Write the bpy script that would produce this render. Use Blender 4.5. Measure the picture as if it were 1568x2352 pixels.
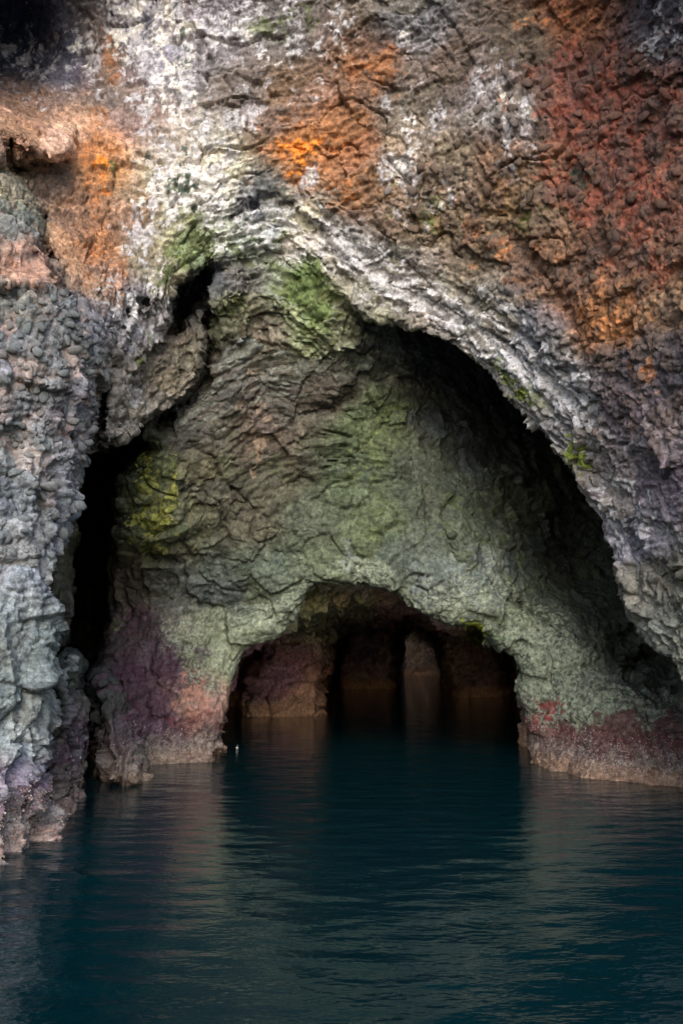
import bpy, math, random
import numpy as np
from concurrent.futures import ThreadPoolExecutor
from mathutils import Vector, Matrix

# ------------------------------------------------------------------ scene, camera, world, sun
for o in list(bpy.data.objects):
    bpy.data.objects.remove(o, do_unlink=True)
scn = bpy.context.scene
COL = scn.collection
rng = np.random.default_rng(7)
random.seed(7)

CAM_Z = 3.0
PITCH = math.radians(9.8)
LENS = 28.0
cam_d = bpy.data.cameras.new('camera')
cam_d.sensor_fit = 'VERTICAL'; cam_d.sensor_height = 36.0; cam_d.lens = LENS
cam_d.clip_start = 0.1; cam_d.clip_end = 2000
cam = bpy.data.objects.new('camera', cam_d); COL.objects.link(cam)
cam.location = (0, 0, CAM_Z); cam.rotation_euler = (math.pi/2 + PITCH, 0, 0)
scn.camera = cam

SUN_EL, SUN_AZ = 28.0, 180.0       # azimuth: 0 = +y (into the cave), clockwise; 180 = behind the camera
world = bpy.data.worlds.new('World'); scn.world = world; world.use_nodes = True
wn = world.node_tree.nodes; wl = world.node_tree.links
bg = wn['Background']
sky = wn.new('ShaderNodeTexSky'); sky.sky_type = 'NISHITA'; sky.sun_disc = False
sky.sun_elevation = math.radians(SUN_EL); sky.sun_rotation = math.radians(SUN_AZ)
sky.air_density = 1.0; sky.dust_density = 1.0; sky.ozone_density = 1.0
wl.new(sky.outputs[0], bg.inputs[0]); bg.inputs[1].default_value = 0.15
sun_d = bpy.data.lights.new('sun', 'SUN'); sun_d.energy = 1.35; sun_d.angle = math.radians(38); sun_d.color = (1.0, 0.975, 0.945)
sun = bpy.data.objects.new('sun', sun_d); COL.objects.link(sun)
_a, _e = math.radians(SUN_AZ), math.radians(SUN_EL)
to_sun = Vector((math.sin(_a)*math.cos(_e), math.cos(_a)*math.cos(_e), math.sin(_e)))
sun.rotation_euler = (-to_sun).to_track_quat('-Z', 'Y').to_euler()
sun.location = to_sun*40 + Vector((0, 0, 20))
scn.view_settings.view_transform = 'Standard'; scn.view_settings.look = 'None'
scn.view_settings.exposure = 1.12; scn.view_settings.gamma = 1.0
scn.view_settings.use_curve_mapping = False
scn.cycles.max_bounces = 6; scn.cycles.diffuse_bounces = 3; scn.cycles.glossy_bounces = 3; scn.cycles.transmission_bounces = 0

# ------------------------------------------------------------------ pixel <-> world (pixels of a 1568 x 2352 view of the photo)
CX, CY = 784.0, 1176.0
F = LENS/36.0*2352
cp, sp = math.cos(PITCH), math.sin(PITCH)
def to_world(u, v, Y):
    """point on the pixel's ray at horizontal distance Y (a distance taken from the waterline or the rock it belongs to)"""
    a = (u-CX)/F; b = (CY-v)/F
    s = Y/(cp - sp*b)
    return np.stack([a*s, Y + 0*s, CAM_Z + s*(sp + cp*b)], -1)
def to_pix(P):
    x, y, z = P[..., 0], P[..., 1], P[..., 2]-CAM_Z
    dep = y*cp + z*sp
    up = -y*sp + z*cp
    return CX + F*x/dep, CY - F*up/dep
def water_Y(v):
    return CAM_Z/math.tan(math.atan((v-CY)/F) - PITCH)

# ------------------------------------------------------------------ noise
_perm = rng.permutation(256).astype(np.int32); _perm = np.concatenate([_perm, _perm, _perm])
_g = rng.normal(size=(256, 3)).astype(np.float32); _g /= np.linalg.norm(_g, axis=1, keepdims=True)
def _hash(i, j, k):
    return _perm[_perm[_perm[i & 255] + (j & 255)] + (k & 255)]
_pool = ThreadPoolExecutor(4)
def chunked(fn):
    def run(P):
        P = np.ascontiguousarray(P, np.float32)
        if len(P) < 40000: return fn(P)
        r = list(_pool.map(fn, [P[i:i+24000] for i in range(0, len(P), 24000)]))
        if isinstance(r[0], tuple): return tuple(np.concatenate(c) for c in zip(*r))
        return np.concatenate(r)
    return run
@chunked
def perlin(P):
    I = np.floor(P).astype(np.int32); f = P - I
    w = f*f*f*(f*(f*6-15)+10)
    out = np.zeros(len(P), np.float32)
    for dx in (0, 1):
        wx = w[:, 0] if dx else 1-w[:, 0]
        for dy in (0, 1):
            wy = wx*(w[:, 1] if dy else 1-w[:, 1])
            for dz in (0, 1):
                g = _g[_hash(I[:, 0]+dx, I[:, 1]+dy, I[:, 2]+dz)]
                d = g[:, 0]*(f[:, 0]-dx) + g[:, 1]*(f[:, 1]-dy) + g[:, 2]*(f[:, 2]-dz)
                out += d*wy*(w[:, 2] if dz else 1-w[:, 2])
    return out*1.6
def fbm(P, o=3, gain=.5):
    a, s, r = 1.0, 0, 0
    for k in range(o):
        r = r + a*perlin(P*(2.03**k) + 17.3*k); s += a; a *= gain
    return r/s
_jit = rng.random((256, 3)).astype(np.float32)
_rv = rng.normal(size=(256, 3)).astype(np.float32)
_r1 = rng.random(256).astype(np.float32)
@chunked
def voronoi(P):
    I = np.floor(P).astype(np.int32); n = len(P)
    f1 = np.full(n, 9, np.float32); f2 = np.full(n, 9, np.float32); idn = np.zeros(n, np.int32); vec = np.zeros((n, 3), np.float32)
    fr = P - I
    I = I + np.where(fr < .5, -1, 0); fr = P - I
    for dx in (0, 1):
        for dy in (0, 1):
            for dz in (0, 1):
                h = _hash(I[:, 0]+dx, I[:, 1]+dy, I[:, 2]+dz)
                d = fr - (_jit[h]*.9 + np.array([dx, dy, dz], np.float32))
                r = np.einsum('ij,ij->i', d, d)
                m = r < f1
                f2 = np.where(m, f1, np.minimum(f2, r)); f1 = np.where(m, r, f1)
                idn = np.where(m, h, idn); vec[m] = d[m]
    return np.sqrt(f1), np.sqrt(f2), idn, vec
def sstep(a, b, x):
    t = np.clip((x-a)/(b-a), 0, 1); return t*t*(3-2*t)

# ------------------------------------------------------------------ 2-D maps of the rock (depths and outlines)
RS = 5.0
U0, U1, V0, V1 = -260, 1840, -320, 2200
ru = np.arange(U0, U1+1, RS); rv = np.arange(V0, V1+1, RS)
RU, RV = np.meshgrid(ru, rv, indexing='ij')
def samp(M, u, v):
    x = np.clip((u-U0)/RS, 0, len(ru)-1.001); y = np.clip((v-V0)/RS, 0, len(rv)-1.001)
    i = x.astype(int); j = y.astype(int); fx = (x-i); fy = (y-j)
    if M.ndim == 3: fx = fx[..., None]; fy = fy[..., None]
    return (M[i, j]*(1-fx)+M[i+1, j]*fx)*(1-fy) + (M[i, j+1]*(1-fx)+M[i+1, j+1]*fx)*fy
def poly_sd(poly, u=RU, v=RV):
    p = np.array(poly, float); d = np.full(u.shape, 1e9); inside = np.zeros(u.shape, bool)
    for a, b in zip(p, np.roll(p, -1, 0)):
        e = b-a; t = np.clip(((u-a[0])*e[0]+(v-a[1])*e[1])/(e@e+1e-9), 0, 1)
        d = np.minimum(d, np.hypot(u-a[0]-t*e[0], v-a[1]-t*e[1]))
        c = ((a[1] > v) != (b[1] > v)) & (u < (b[0]-a[0])*(v-a[1])/(b[1]-a[1]+1e-12)+a[0])
        inside ^= c
    return np.where(inside, -d, d)
def line_d(pl, u=RU, v=RV):
    p = np.array(pl, float); d = np.full(u.shape, 1e9)
    for a, b in zip(p[:-1], p[1:]):
        e = b-a; t = np.clip(((u-a[0])*e[0]+(v-a[1])*e[1])/(e@e+1e-9), 0, 1)
        d = np.minimum(d, np.hypot(u-a[0]-t*e[0], v-a[1]-t*e[1]))
    return d
def tps(pts):
    p = np.array(pts, float); n = len(p); X = p[:, :2]/500.0
    def U(r2): return np.where(r2 > 0, r2*np.log(r2+1e-12), 0)
    K = U(((X[:, None]-X[None])**2).sum(-1)) + 0.02*np.eye(n)
    Pm = np.c_[np.ones(n), X]
    A = np.block([[K, Pm], [Pm.T, np.zeros((3, 3))]])
    w = np.linalg.solve(A, np.r_[p[:, 2], 0, 0, 0])
    out = w[n] + w[n+1]*RU/500 + w[n+2]*RV/500
    for k in range(n):
        out += w[k]*U((RU/500-X[k, 0])**2 + (RV/500-X[k, 1])**2)
    return out
def blob(u, v, a, b=None, ang=0):
    b = b or a; c, s = math.cos(math.radians(ang)), math.sin(math.radians(ang))
    x = (RU-u)*c + (RV-v)*s; y = -(RU-u)*s + (RV-v)*c
    return np.exp(-((x/a)**2 + (y/b)**2))

ARCH = [(112, 2150), (112, 1900), (96, 1830), (84, 1767), (92, 1695), (98, 1587), (112, 1533), (117, 1443), (92, 1360), (108, 1300), (122, 1240), (146, 1180),
        (172, 1115), (194, 1062), (215, 1050), (250, 1026), (325, 990), (352, 963), (425, 915), (462, 866), (472, 805), (466, 730), (462, 650), (493, 606),
        (540, 610), (625, 592), (700, 622), (760, 672), (834, 725), (909, 748), (984, 767), (1044, 794), (1084, 834), (1129, 868), (1154, 908),
        (1194, 948), (1234, 993), (1264, 1038), (1304, 1073), (1324, 1113), (1338, 1150), (1379, 1199), (1409, 1259), (1406, 1299),
        (1434, 1389), (1469, 1449), (1504, 1489), (1544, 1519), (1552, 1560), (1578, 1620), (1640, 1720), (1720, 1850), (1780, 2150)]
INNER = [(504, 2000), (504, 1750), (507, 1690), (515, 1632), (528, 1583), (547, 1534), (561, 1494), (590, 1476), (630, 1466), (655, 1446), (672, 1418), (693, 1388),
         (715, 1358), (742, 1336), (790, 1342), (839, 1350), (880, 1358), (915, 1372), (960, 1402), (1000, 1424), (1045, 1436), (1085, 1440), (1118, 1462), (1155, 1490), (1185, 1512),
         (1194, 1535), (1190, 1580), (1194, 1612), (1206, 1650), (1214, 1700), (1218, 1748), (1222, 2000)]
THRU = [(504, 2000), (510, 1740), (530, 1610), (560, 1520), (600, 1490), (655, 1452), (705, 1444), (742, 1428), (770, 1400), (790, 1383), (815, 1370), (850, 1372), (885, 1385),
        (915, 1392), (960, 1412), (1000, 1430), (1045, 1442), (1080, 1447), (1110, 1470), (1150, 1496), (1180, 1518), (1192, 1535), (1190, 2000)]
sdA = poly_sd(ARCH); sdI = poly_sd(INNER); sdT = poly_sd(THRU)

A = tps([(-240, 1990, 11.6), (0, 1950, 12.9), (95, 1905, 14.0), (-240, 1300, 12.2), (0, 1400, 13.2), (90, 1500, 13.5), (100, 1300, 13.6), (0, 1000, 13.2), (140, 1000, 13.9), (190, 900, 14.4), (-200, 700, 12.2),
         (0, 700, 13.3), (100, 700, 13.7), (200, 740, 14.6), (262, 800, 16.4), (0, 450, 14.6), (130, 480, 15.9), (-200, 300, 13.6), (0, 260, 15.8), (200, 350, 16.6), (0, 60, 18.0), (-200, 60, 17.5), (150, 100, 17.6), (-190, -120, 13.5), (-20, -200, 14.4), (1500, -170, 11.6), (1740, -100, 11.0), (250, 560, 16.8),
         (330, 720, 17.2), (300, 940, 17.2), (420, 800, 17.8), (420, 620, 17.6), (500, 560, 18.0), (600, 500, 18.3), (620, 560, 18.6), (420, 420, 17.2), (400, 200, 17.0), (400, 0, 16.6), (400, -280, 15.2), (700, 300, 17.4), (700, 0, 16.4), (700, -280, 14.8),
         (750, 480, 18.0), (800, 600, 18.4), (900, 700, 18.6), (950, 450, 17.4), (1000, 200, 16.4), (1000, -50, 15.4), (1050, 750, 18.2), (1150, 850, 18.0), (1200, 600, 16.6), (1200, 300, 15.6), (1300, 0, 14.6), (1300, -280, 13.2),
         (1250, 980, 17.8), (1300, 800, 16.2), (1450, 400, 14.4), (1450, 700, 14.5), (1560, 200, 13.2), (1560, 600, 13.4), (1750, 300, 12.0), (1750, 900, 12.4), (1350, 1100, 17.2), (1400, 1000, 15.8), (1500, 900, 14.4), (1410, 1270, 16.8), (1500, 1150, 15.0), (1560, 1000, 13.8),
         (1450, 1400, 16.3), (1560, 1350, 14.8), (1560, 1540, 15.4), (1750, 1500, 13.0), (1750, 2000, 14.0),
         (700, 900, 18.8), (700, 1500, 18.0), (1000, 1200, 18.2), (1100, 1700, 17.5)])
def step(M, poly, dz, soft=14, warp=0):
    return M + dz*(1-sstep(-soft, soft, poly_sd(poly)))
def settle0(M, poly, val, soft):
    w = 1-sstep(-soft, soft, poly_sd(poly)); return M*(1-w)+val*w
def crack(M, pl, depth, w):
    return M + depth*np.exp(-(line_d(pl)/w)**2)
# near wall: a knobbly front face, then a dark flank turning back into the cave; slabs hang behind one another
A = step(A, [(-300, 648), (60, 640), (132, 648), (160, 690), (228, 728), (240, 770), (232, 830), (222, 880), (206, 950), (190, 1010), (160, 1080), (128, 1170), (108, 1290), (90, 1350), (118, 1400), (126, 1450), (116, 1530), (104, 1590), (98, 1695), (88, 1770), (96, 1840), (110, 1920), (110, 2200), (-300, 2200)], -.5, 7)
A = step(A, [(148, 2200), (150, 1454), (170, 1180), (196, 1040), (208, 970), (222, 915), (246, 850), (262, 838), (246, 920), (236, 985), (232, 1045), (190, 1200), (185, 2200)], 2.2, 8)      # dark cleft behind the wall
A = step(A, [(-300, 225), (10, 232), (50, 275), (165, 305), (172, 345), (120, 372), (80, 356), (22, 315), (15, 380), (-300, 380)], -0.9, 5)   # dusty ledge
A = step(A, [(20, 318), (75, 322), (80, 350), (62, 372), (24, 372)], -.5, 4)
A = step(A, [(-300, 395), (20, 405), (58, 450), (92, 520), (88, 560), (66, 590), (120, 602), (132, 620), (130, 648), (-300, 660)], -0.9, 6)          # knobbly shoulder
A = crack(A, [(22, 320), (24, 380), (60, 400)], .8, 8)
A = crack(A, [(96, 500), (98, 570), (140, 625), (146, 670), (180, 705)], .7, 9)
A = step(A, [(300, 705), (250, 822), (262, 830), (320, 740), (384, 690), (384, 760), (349, 812), (319, 847), (311, 892), (304, 931), (318, 985), (210, 1045), (219, 921), (244, 847)], .35, 5)
A = step(A, [(384, 767), (349, 812), (319, 847), (311, 892), (304, 931), (316, 985), (352, 968), (425, 920), (466, 868), (476, 805), (470, 700), (468, 617), (440, 628), (413, 652), (406, 697)], .95, 5)  # second slab, set back
A = step(A, [(374, 775), (394, 732), (406, 697), (413, 652), (443, 627), (480, 604), (476, 720), (458, 690), (445, 705), (432, 740), (405, 775)], 2.6, 9)       # black cleft under the apex
A = crack(A, [(440, 700), (446, 780), (420, 850), (400, 900)], .35, 6)
A = crack(A, [(300, 707), (272, 770), (249, 822)], .6, 6)
A = crack(A, [(340, 690), (318, 740), (290, 800), (262, 850)], .5, 5)
# lip over the pale band at the apex
A = crack(A, [(530, 502), (570, 472), (620, 458), (662, 468), (705, 512), (780, 548)], .45, 6)
A = crack(A, [(1145, 520), (1210, 580), (1260, 640), (1320, 740), (1360, 860), (1364, 980)], .35, 9)
A = crack(A, [(850, 620), (960, 690), (1080, 740), (1180, 800), (1260, 870), (1330, 960)], .22, 9)
A = crack(A, [(820, 650), (930, 715), (1040, 762), (1120, 830), (1200, 920), (1290, 1020)], .22, 6)
A = crack(A, [(1000, 640), (1120, 720), (1220, 780), (1300, 860), (1350, 940)], .2, 6)
A = crack(A, [(640, 560), (720, 590), (800, 650)], .25, 6)
A = crack(A, [(1380, 1180), (1440, 1230), (1500, 1300), (1568, 1350)], .5, 12)
A = crack(A, [(70, 1480), (62, 1560), (90, 1640), (80, 1720)], .35, 9)
A = step(A, [(-300, -60), (60, -60), (90, 20), (110, 120), (60, 215), (-300, 230)], 1.1, 40)      # dark hollow in the top corner
A = np.clip(A, 9.8, 24)

def W(v): return water_Y(v)
B = tps([(560, 1900, W(1750)), (504, 1750, W(1750)), (430, 1750, W(1752)), (330, 1752, W(1757)), (500, 1500, 23.0), (420, 1500, 22.3), (330, 1500, 22.6), (300, 1400, 23.4), (600, 1320, 22.0), (740, 1310, 21.6), (480, 1300, 21.8), (420, 1250, 21.4), (380, 1180, 21.0), (320, 1180, 21.6), (290, 1300, 22.6),
         (340, 1060, 20.6), (420, 1020, 20.2), (560, 1050, 20.8), (700, 1100, 21.2), (850, 1150, 21.4), (500, 880, 19.6), (600, 900, 20.2), (500, 720, 19.0), (600, 760, 19.6), (560, 640, 18.8), (660, 640, 18.8), (720, 720, 19.1), (800, 760, 19.5), (850, 800, 20.2), (760, 900, 20.5), (900, 880, 21.2), (900, 1000, 21.4),
         (1000, 900, 22.8), (1080, 1000, 23.6), (1150, 1000, 25.0), (1100, 1150, 22.6), (1250, 1150, 26.0), (1050, 1300, 21.2), (1200, 1300, 22.8), (1330, 1300, 26.5), (900, 1330, 21.3), (1050, 1410, 21.3), (1180, 1440, 21.8), (1300, 1450, 21.8), (1400, 1430, 23.2), (1480, 1500, 22.6),
         (1195, 1560, 22.4), (1217, 1745, W(1746)), (1260, 1770, W(1771)), (1400, 1790, W(1791)), (1568, 1810, W(1811)), (1700, 1830, W(1832)), (1300, 1600, 21.6), (1450, 1600, 20.8), (1568, 1650, 19.6), (1750, 1700, 17.6), (1540, 1560, 22.2), (1000, 1900, 21.5), (1500, 2100, 18.3), (250, 2100, 20)])
B = step(B, [(60, 1060), (240, 1040), (322, 1004), (345, 1012), (268, 1100), (262, 1240), (254, 1390), (240, 1460), (222, 1530), (160, 1560), (60, 1560)], 14.0, 8)     # black slot
B = step(B, [(60, 1480), (160, 1500), (215, 1560), (230, 1650), (232, 1700), (232, 1790), (226, 1860), (200, 2200), (60, 2200)], 9.0, 8)
B = step(B, [(162, 1505), (176, 1520), (200, 1550), (245, 1560), (272, 1620), (300, 1680), (318, 1740), (326, 1770), (322, 1800), (222, 1808), (222, 1690), (205, 1655), (170, 1640), (160, 1560)], -3.2, 8)   # ribbed outcrop
B = settle0(B, [(80, 1250), (140, 1180), (178, 1110), (172, 1204), (158, 1279), (158, 1354), (152, 1462), (136, 1500), (104, 1440), (70, 1350)], 17.6, 6)
B = settle0(B, [(90, 1640), (120, 1580), (148, 1510), (166, 1506), (176, 1580), (184, 1700), (178, 1770), (166, 1830), (166, 1900), (164, 2200), (60, 2200)], 15.3, 6)
B = crack(B, [(132, 1560), (128, 1650), (150, 1740), (146, 1830)], .9, 6)
B = crack(B, [(108, 1700), (116, 1790), (124, 1860)], .7, 6)
B = crack(B, [(190, 1530), (215, 1600), (215, 1650)], 1.0, 7)
B = crack(B, [(222, 1560), (238, 1610), (236, 1660)], .8, 6)
B = crack(B, [(284, 1640), (296, 1700), (318, 1740)], .9, 6)
B = crack(B, [(476, 640), (472, 720), (482, 800), (468, 872), (430, 925), (360, 975)], 2.4, 9)
B = step(B, [(476, 640), (540, 615), (560, 640), (552, 690), (500, 705), (474, 706)], -.5, 6)
B = step(B, [(545, 612), (585, 600), (575, 640), (550, 635)], -.4, 5)
B = step(B, [(590, 605), (630, 600), (640, 640), (610, 660), (590, 640)], -.4, 5)
B = step(B, [(258, 1060), (330, 1025), (420, 1030), (425, 1180), (410, 1290), (370, 1290), (320, 1240), (280, 1230), (272, 1180)], -.4, 10)
B = crack(B, [(560, 1150), (520, 1220), (500, 1300), (470, 1400)], .4, 9)
B = crack(B, [(470, 1110), (465, 1200), (440, 1300)], .3, 8)
B = crack(B, [(830, 800), (826, 900), (760, 940), (650, 960)], .4, 10)
B = crack(B, [(1020, 1180), (1070, 1160), (1100, 1220), (1120, 1280), (1165, 1340), (1190, 1390), (1260, 1420)], .3, 8)
B = step(B, [(1010, 1190), (1060, 1155), (1105, 1225), (1100, 1300), (1040, 1270)], -.35, 10)
B = crack(B, [(700, 930), (800, 960), (900, 985), (1000, 1030), (1120, 1070)], .25, 12)
B = step(B, [(1395, 1475), (1450, 1440), (1500, 1495), (1550, 1530), (1568, 1640), (1500, 1620), (1470, 1560), (1400, 1530)], .9, 10)
B = crack(B, [(1440, 1530), (1500, 1500), (1545, 1530)], 1.8, 14)
B = np.clip(B, 14.6, 40)
B = np.maximum(B, A+.25)

C = tps([(760, 1390, 27), (830, 1380, 27), (900, 1400, 29), (1000, 1435, 30), (1150, 1500, 32), (560, 1540, 30), (640, 1480, 31), (700, 1460, 32), (600, 1650, 36), (740, 1640, 36), (1100, 1480, 44), (1100, 1590, 50), (850, 1420, 46), (850, 1580, 60), (950, 1440, 70), (780, 1480, 62), (840, 2000, 50), (1190, 1600, 50)])
Cp = np.full(RU.shape, 62.0)
Cp = np.minimum(Cp, np.clip(C, 26, 62))
def settle(M, poly, val, soft):
    w = 1-sstep(-soft, soft, poly_sd(poly)); return M*(1-w)+val*w
Cp = settle(Cp, [(748, 1500), (770, 1460), (820, 1440), (860, 1445), (930, 1425), (914, 1485), (908, 1600), (906, 2000), (740, 2000)], W(1582), 5)
Cp = settle(Cp, [(745, 1492), (765, 1462), (800, 1452), (790, 1490), (780, 1560), (772, 2000), (738, 2000)], 75, 4)
Cp = settle(Cp, [(939, 1415), (914, 1485), (909, 1590), (909, 2000), (1031, 2000), (1031, 1599), (1028, 1550), (1012, 1503), (996, 1440)], W(1551), 5)
Cp = settle(Cp, [(996, 1435), (1012, 1503), (1028, 1550), (1031, 1600), (1031, 2000), (1260, 2000), (1260, 1440), (1120, 1430)], W(1601), 4)
Cp = settle(Cp, [(480, 1660), (500, 1500), (560, 1470), (680, 1440), (765, 1455), (752, 1491), (744, 1540), (739, 1572), (739, 2000), (480, 2000)], W(1646), 4)
Cp = settle(Cp, [(490, 1480), (600, 1440), (610, 1500), (575, 1560), (556, 1640), (552, 2000), (490, 2000)], W(1646)+7, 6)
Cp = settle(Cp, [(1140, 1480), (1200, 1500), (1200, 1620), (1160, 1600)], W(1600)+6, 8)
Cc = Cp

# ------------------------------------------------------------------ the rock as an implicit solid, meshed by surface nets
STEP = 15.0
gu = np.arange(-740, 2310, STEP); gv = np.arange(-640, 2140, STEP)
RT = 1.0118
gt = 10.0*RT**np.arange(0, int(math.log(125/10.0)/math.log(RT)))
GU, GV = np.meshgrid(gu, gv, indexing='ij')
mA, mB, mC = (samp(M, GU, GV)[..., None].astype(np.float32) for M in (A, B, Cc))
mp = F
mdA, mdI, mdT = (samp(M, GU, GV)[..., None].astype(np.float32) for M in (sdA, sdI, sdT))
Yt = gt[None, None, :].astype(np.float32)
def smin(a, b, k):
    h = np.clip(k-np.abs(a-b), 0, None)/k
    return np.minimum(a, b) - h*h*k*.25
def smax(a, b, k): return -smin(-a, -b, k)
f = np.broadcast_to(Yt-mA, mdA.shape[:2]+(len(gt),))
e1 = np.clip(Yt-mA, -0.5, 4)*.33
cav1 = smax(mdA*Yt/mp - np.clip(e1-.1, -.3, 1.1), Yt-mB, .25)
f = smin(f, cav1, .45)
e2 = np.clip(Yt-mB, -.5, 3)*.1
cav2 = smax(mdI*Yt/mp - e2, Yt-np.minimum(mB+3.2, mC), .3)
f = smin(f, cav2, .4)
cav3 = smax(mdT*Yt/mp - np.clip(Yt-mB-3, -1, 3)*.35, (Yt-mC)*.6, .3)
f = np.minimum(f, cav3).astype(np.float32)
# close the far end
f[:, :, -1] = np.maximum(f[:, :, -1], .3)

def surface_nets(f):
    neg = f < 0
    n0, n1, n2 = f.shape
    cnt = np.zeros((n0-1, n1-1, n2-1), np.uint8)
    for a in (0, 1):
        for b in (0, 1):
            for c in (0, 1):
                cnt += neg[a:n0-1+a, b:n1-1+b, c:n2-1+c]
    ci, cj, ck = np.nonzero((cnt > 0) & (cnt < 8))
    idx = np.full(cnt.shape, -1, np.int32); idx[ci, cj, ck] = np.arange(len(ci))
    acc = np.zeros((len(ci), 3)); num = np.zeros(len(ci))
    corners = [(a, b, c) for a in (0, 1) for b in (0, 1) for c in (0, 1)]
    for p in corners:
        for ax in range(3):
            if p[ax]: continue
            q = list(p); q[ax] = 1
            fa = f[ci+p[0], cj+p[1], ck+p[2]]; fb = f[ci+q[0], cj+q[1], ck+q[2]]
            m = (fa < 0) != (fb < 0)
            t = np.where(m, fa/np.where(m, fa-fb, 1), 0)
            pos = np.array(p, float)[None].repeat(len(ci), 0); pos[:, ax] += t
            acc += pos*m[:, None]; num += m
    vp = acc/num[:, None] + np.c_[ci, cj, ck]
    quads = []
    for ax in range(3):
        o1, o2 = [(1, 2), (2, 0), (0, 1)][ax]
        sl0 = [slice(None)]*3; sl1 = [slice(None)]*3
        sl0[ax] = slice(0, -1); sl1[ax] = slice(1, None)
        a = neg[tuple(sl0)]; b = neg[tuple(sl1)]
        e = np.argwhere(a != b)
        m = (e[:, o1] > 0) & (e[:, o2] > 0) & (e[:, o1] < f.shape[o1]-1) & (e[:, o2] < f.shape[o2]-1)
        e = e[m]
        s = a[e[:, 0], e[:, 1], e[:, 2]]
        def cell(d1, d2):
            c = e.copy(); c[:, o1] -= d1; c[:, o2] -= d2
            return idx[c[:, 0], c[:, 1], c[:, 2]]
        q = np.stack([cell(1, 1), cell(0, 1), cell(0, 0), cell(1, 0)], 1)
        q[s] = q[s][:, ::-1]
        quads.append(q)
    return vp, np.concatenate(quads)
vp, quads = surface_nets(f)
del f, cav1, cav2, cav3
uu = np.interp(vp[:, 0], np.arange(len(gu)), gu); vv = np.interp(vp[:, 1], np.arange(len(gv)), gv)
yy = gt[0]*RT**vp[:, 2]
PW = to_world(uu, vv, yy)
keep = (PW[quads][:, :, 2].max(1) > -0.9)
# drop what can never be seen nor shade anything: rock turned away behind the outline in the far depth
quads = quads[keep]
used = np.unique(quads); remap = np.full(len(PW), -1); remap[used] = np.arange(len(used))
PW = PW[used]; quads = remap[quads]

def raw_mesh(name, P, Q):
    me = bpy.data.meshes.new(name); k = Q.shape[1]
    me.vertices.add(len(P)); me.vertices.foreach_set('co', np.ascontiguousarray(P, np.float32).ravel())
    me.loops.add(Q.size); me.loops.foreach_set('vertex_index', np.ascontiguousarray(Q, np.int32).ravel())
    me.polygons.add(len(Q)); me.polygons.foreach_set('loop_start', np.arange(0, Q.size, k, dtype=np.int32))
    me.polygons.foreach_set('loop_total', np.full(len(Q), k, np.int32))
    me.update(calc_edges=True); return me
def subdivide(P, Q, lv):
    me = raw_mesh('tmp', P, Q); ob = bpy.data.objects.new('tmp', me); COL.objects.link(ob)
    md = ob.modifiers.new('s', 'SUBSURF'); md.levels = lv; md.render_levels = lv; md.boundary_smooth = 'PRESERVE_CORNERS'
    dg = bpy.context.evaluated_depsgraph_get(); ev = ob.evaluated_get(dg); m2 = bpy.data.meshes.new_from_object(ev)
    n = len(m2.vertices); co = np.empty(n*3, np.float32); m2.vertices.foreach_get('co', co)
    q = np.empty(len(m2.loops), np.int32); m2.loops.foreach_get('vertex_index', q)
    bpy.data.objects.remove(ob); bpy.data.meshes.remove(m2); bpy.data.meshes.remove(me)
    return co.reshape(-1, 3), q.reshape(-1, 4)
def normals(P, Q):
    fn = np.cross(P[Q[:, 2]]-P[Q[:, 0]], P[Q[:, 3]]-P[Q[:, 1]])
    n = np.zeros_like(P)
    for k in range(4):
        for c in range(3):
            n[:, c] += np.bincount(Q[:, k], fn[:, c], len(P)).astype(n.dtype)
    return n/(np.linalg.norm(n, axis=1, keepdims=True)+1e-9)
ORI = 1
n0 = normals(PW, quads)
if np.mean(np.einsum('ij,ij->i', n0, PW-np.array([0, 0, CAM_Z])) < 0) < .5:
    quads = quads[:, ::-1].copy(); n0 = -n0
vw = PW - np.array([0, 0, CAM_Z]); vw /= np.linalg.norm(vw, axis=1, keepdims=True)
uw, vw_ = to_pix(PW)
hid = (np.einsum('ij,ij->i', n0, vw)*ORI > .32) | (uw < -70) | (uw > 1640) | (vw_ < -70)
hidq = hid[quads].all(1)
P, Q = subdivide(PW, quads[~hidq], 2)
us = np.unique(quads[hidq]); rm = np.full(len(PW), -1); rm[us] = np.arange(len(us))
P = np.concatenate([P, PW[us].astype(np.float32)]); Q = np.concatenate([Q, rm[quads[hidq]] + (len(P)-len(us))])
N = normals(P, Q)
u, v = to_pix(P.astype(np.float64)); Yv = P[:, 1]
a_ = samp(A, u, v); b_ = samp(B, u, v)
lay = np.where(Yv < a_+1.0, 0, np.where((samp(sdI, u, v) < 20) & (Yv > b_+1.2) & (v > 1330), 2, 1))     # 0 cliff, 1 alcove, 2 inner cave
dA = samp(sdA, u, v)*Yv/F; dI = samp(sdI, u, v)*Yv/F

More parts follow.
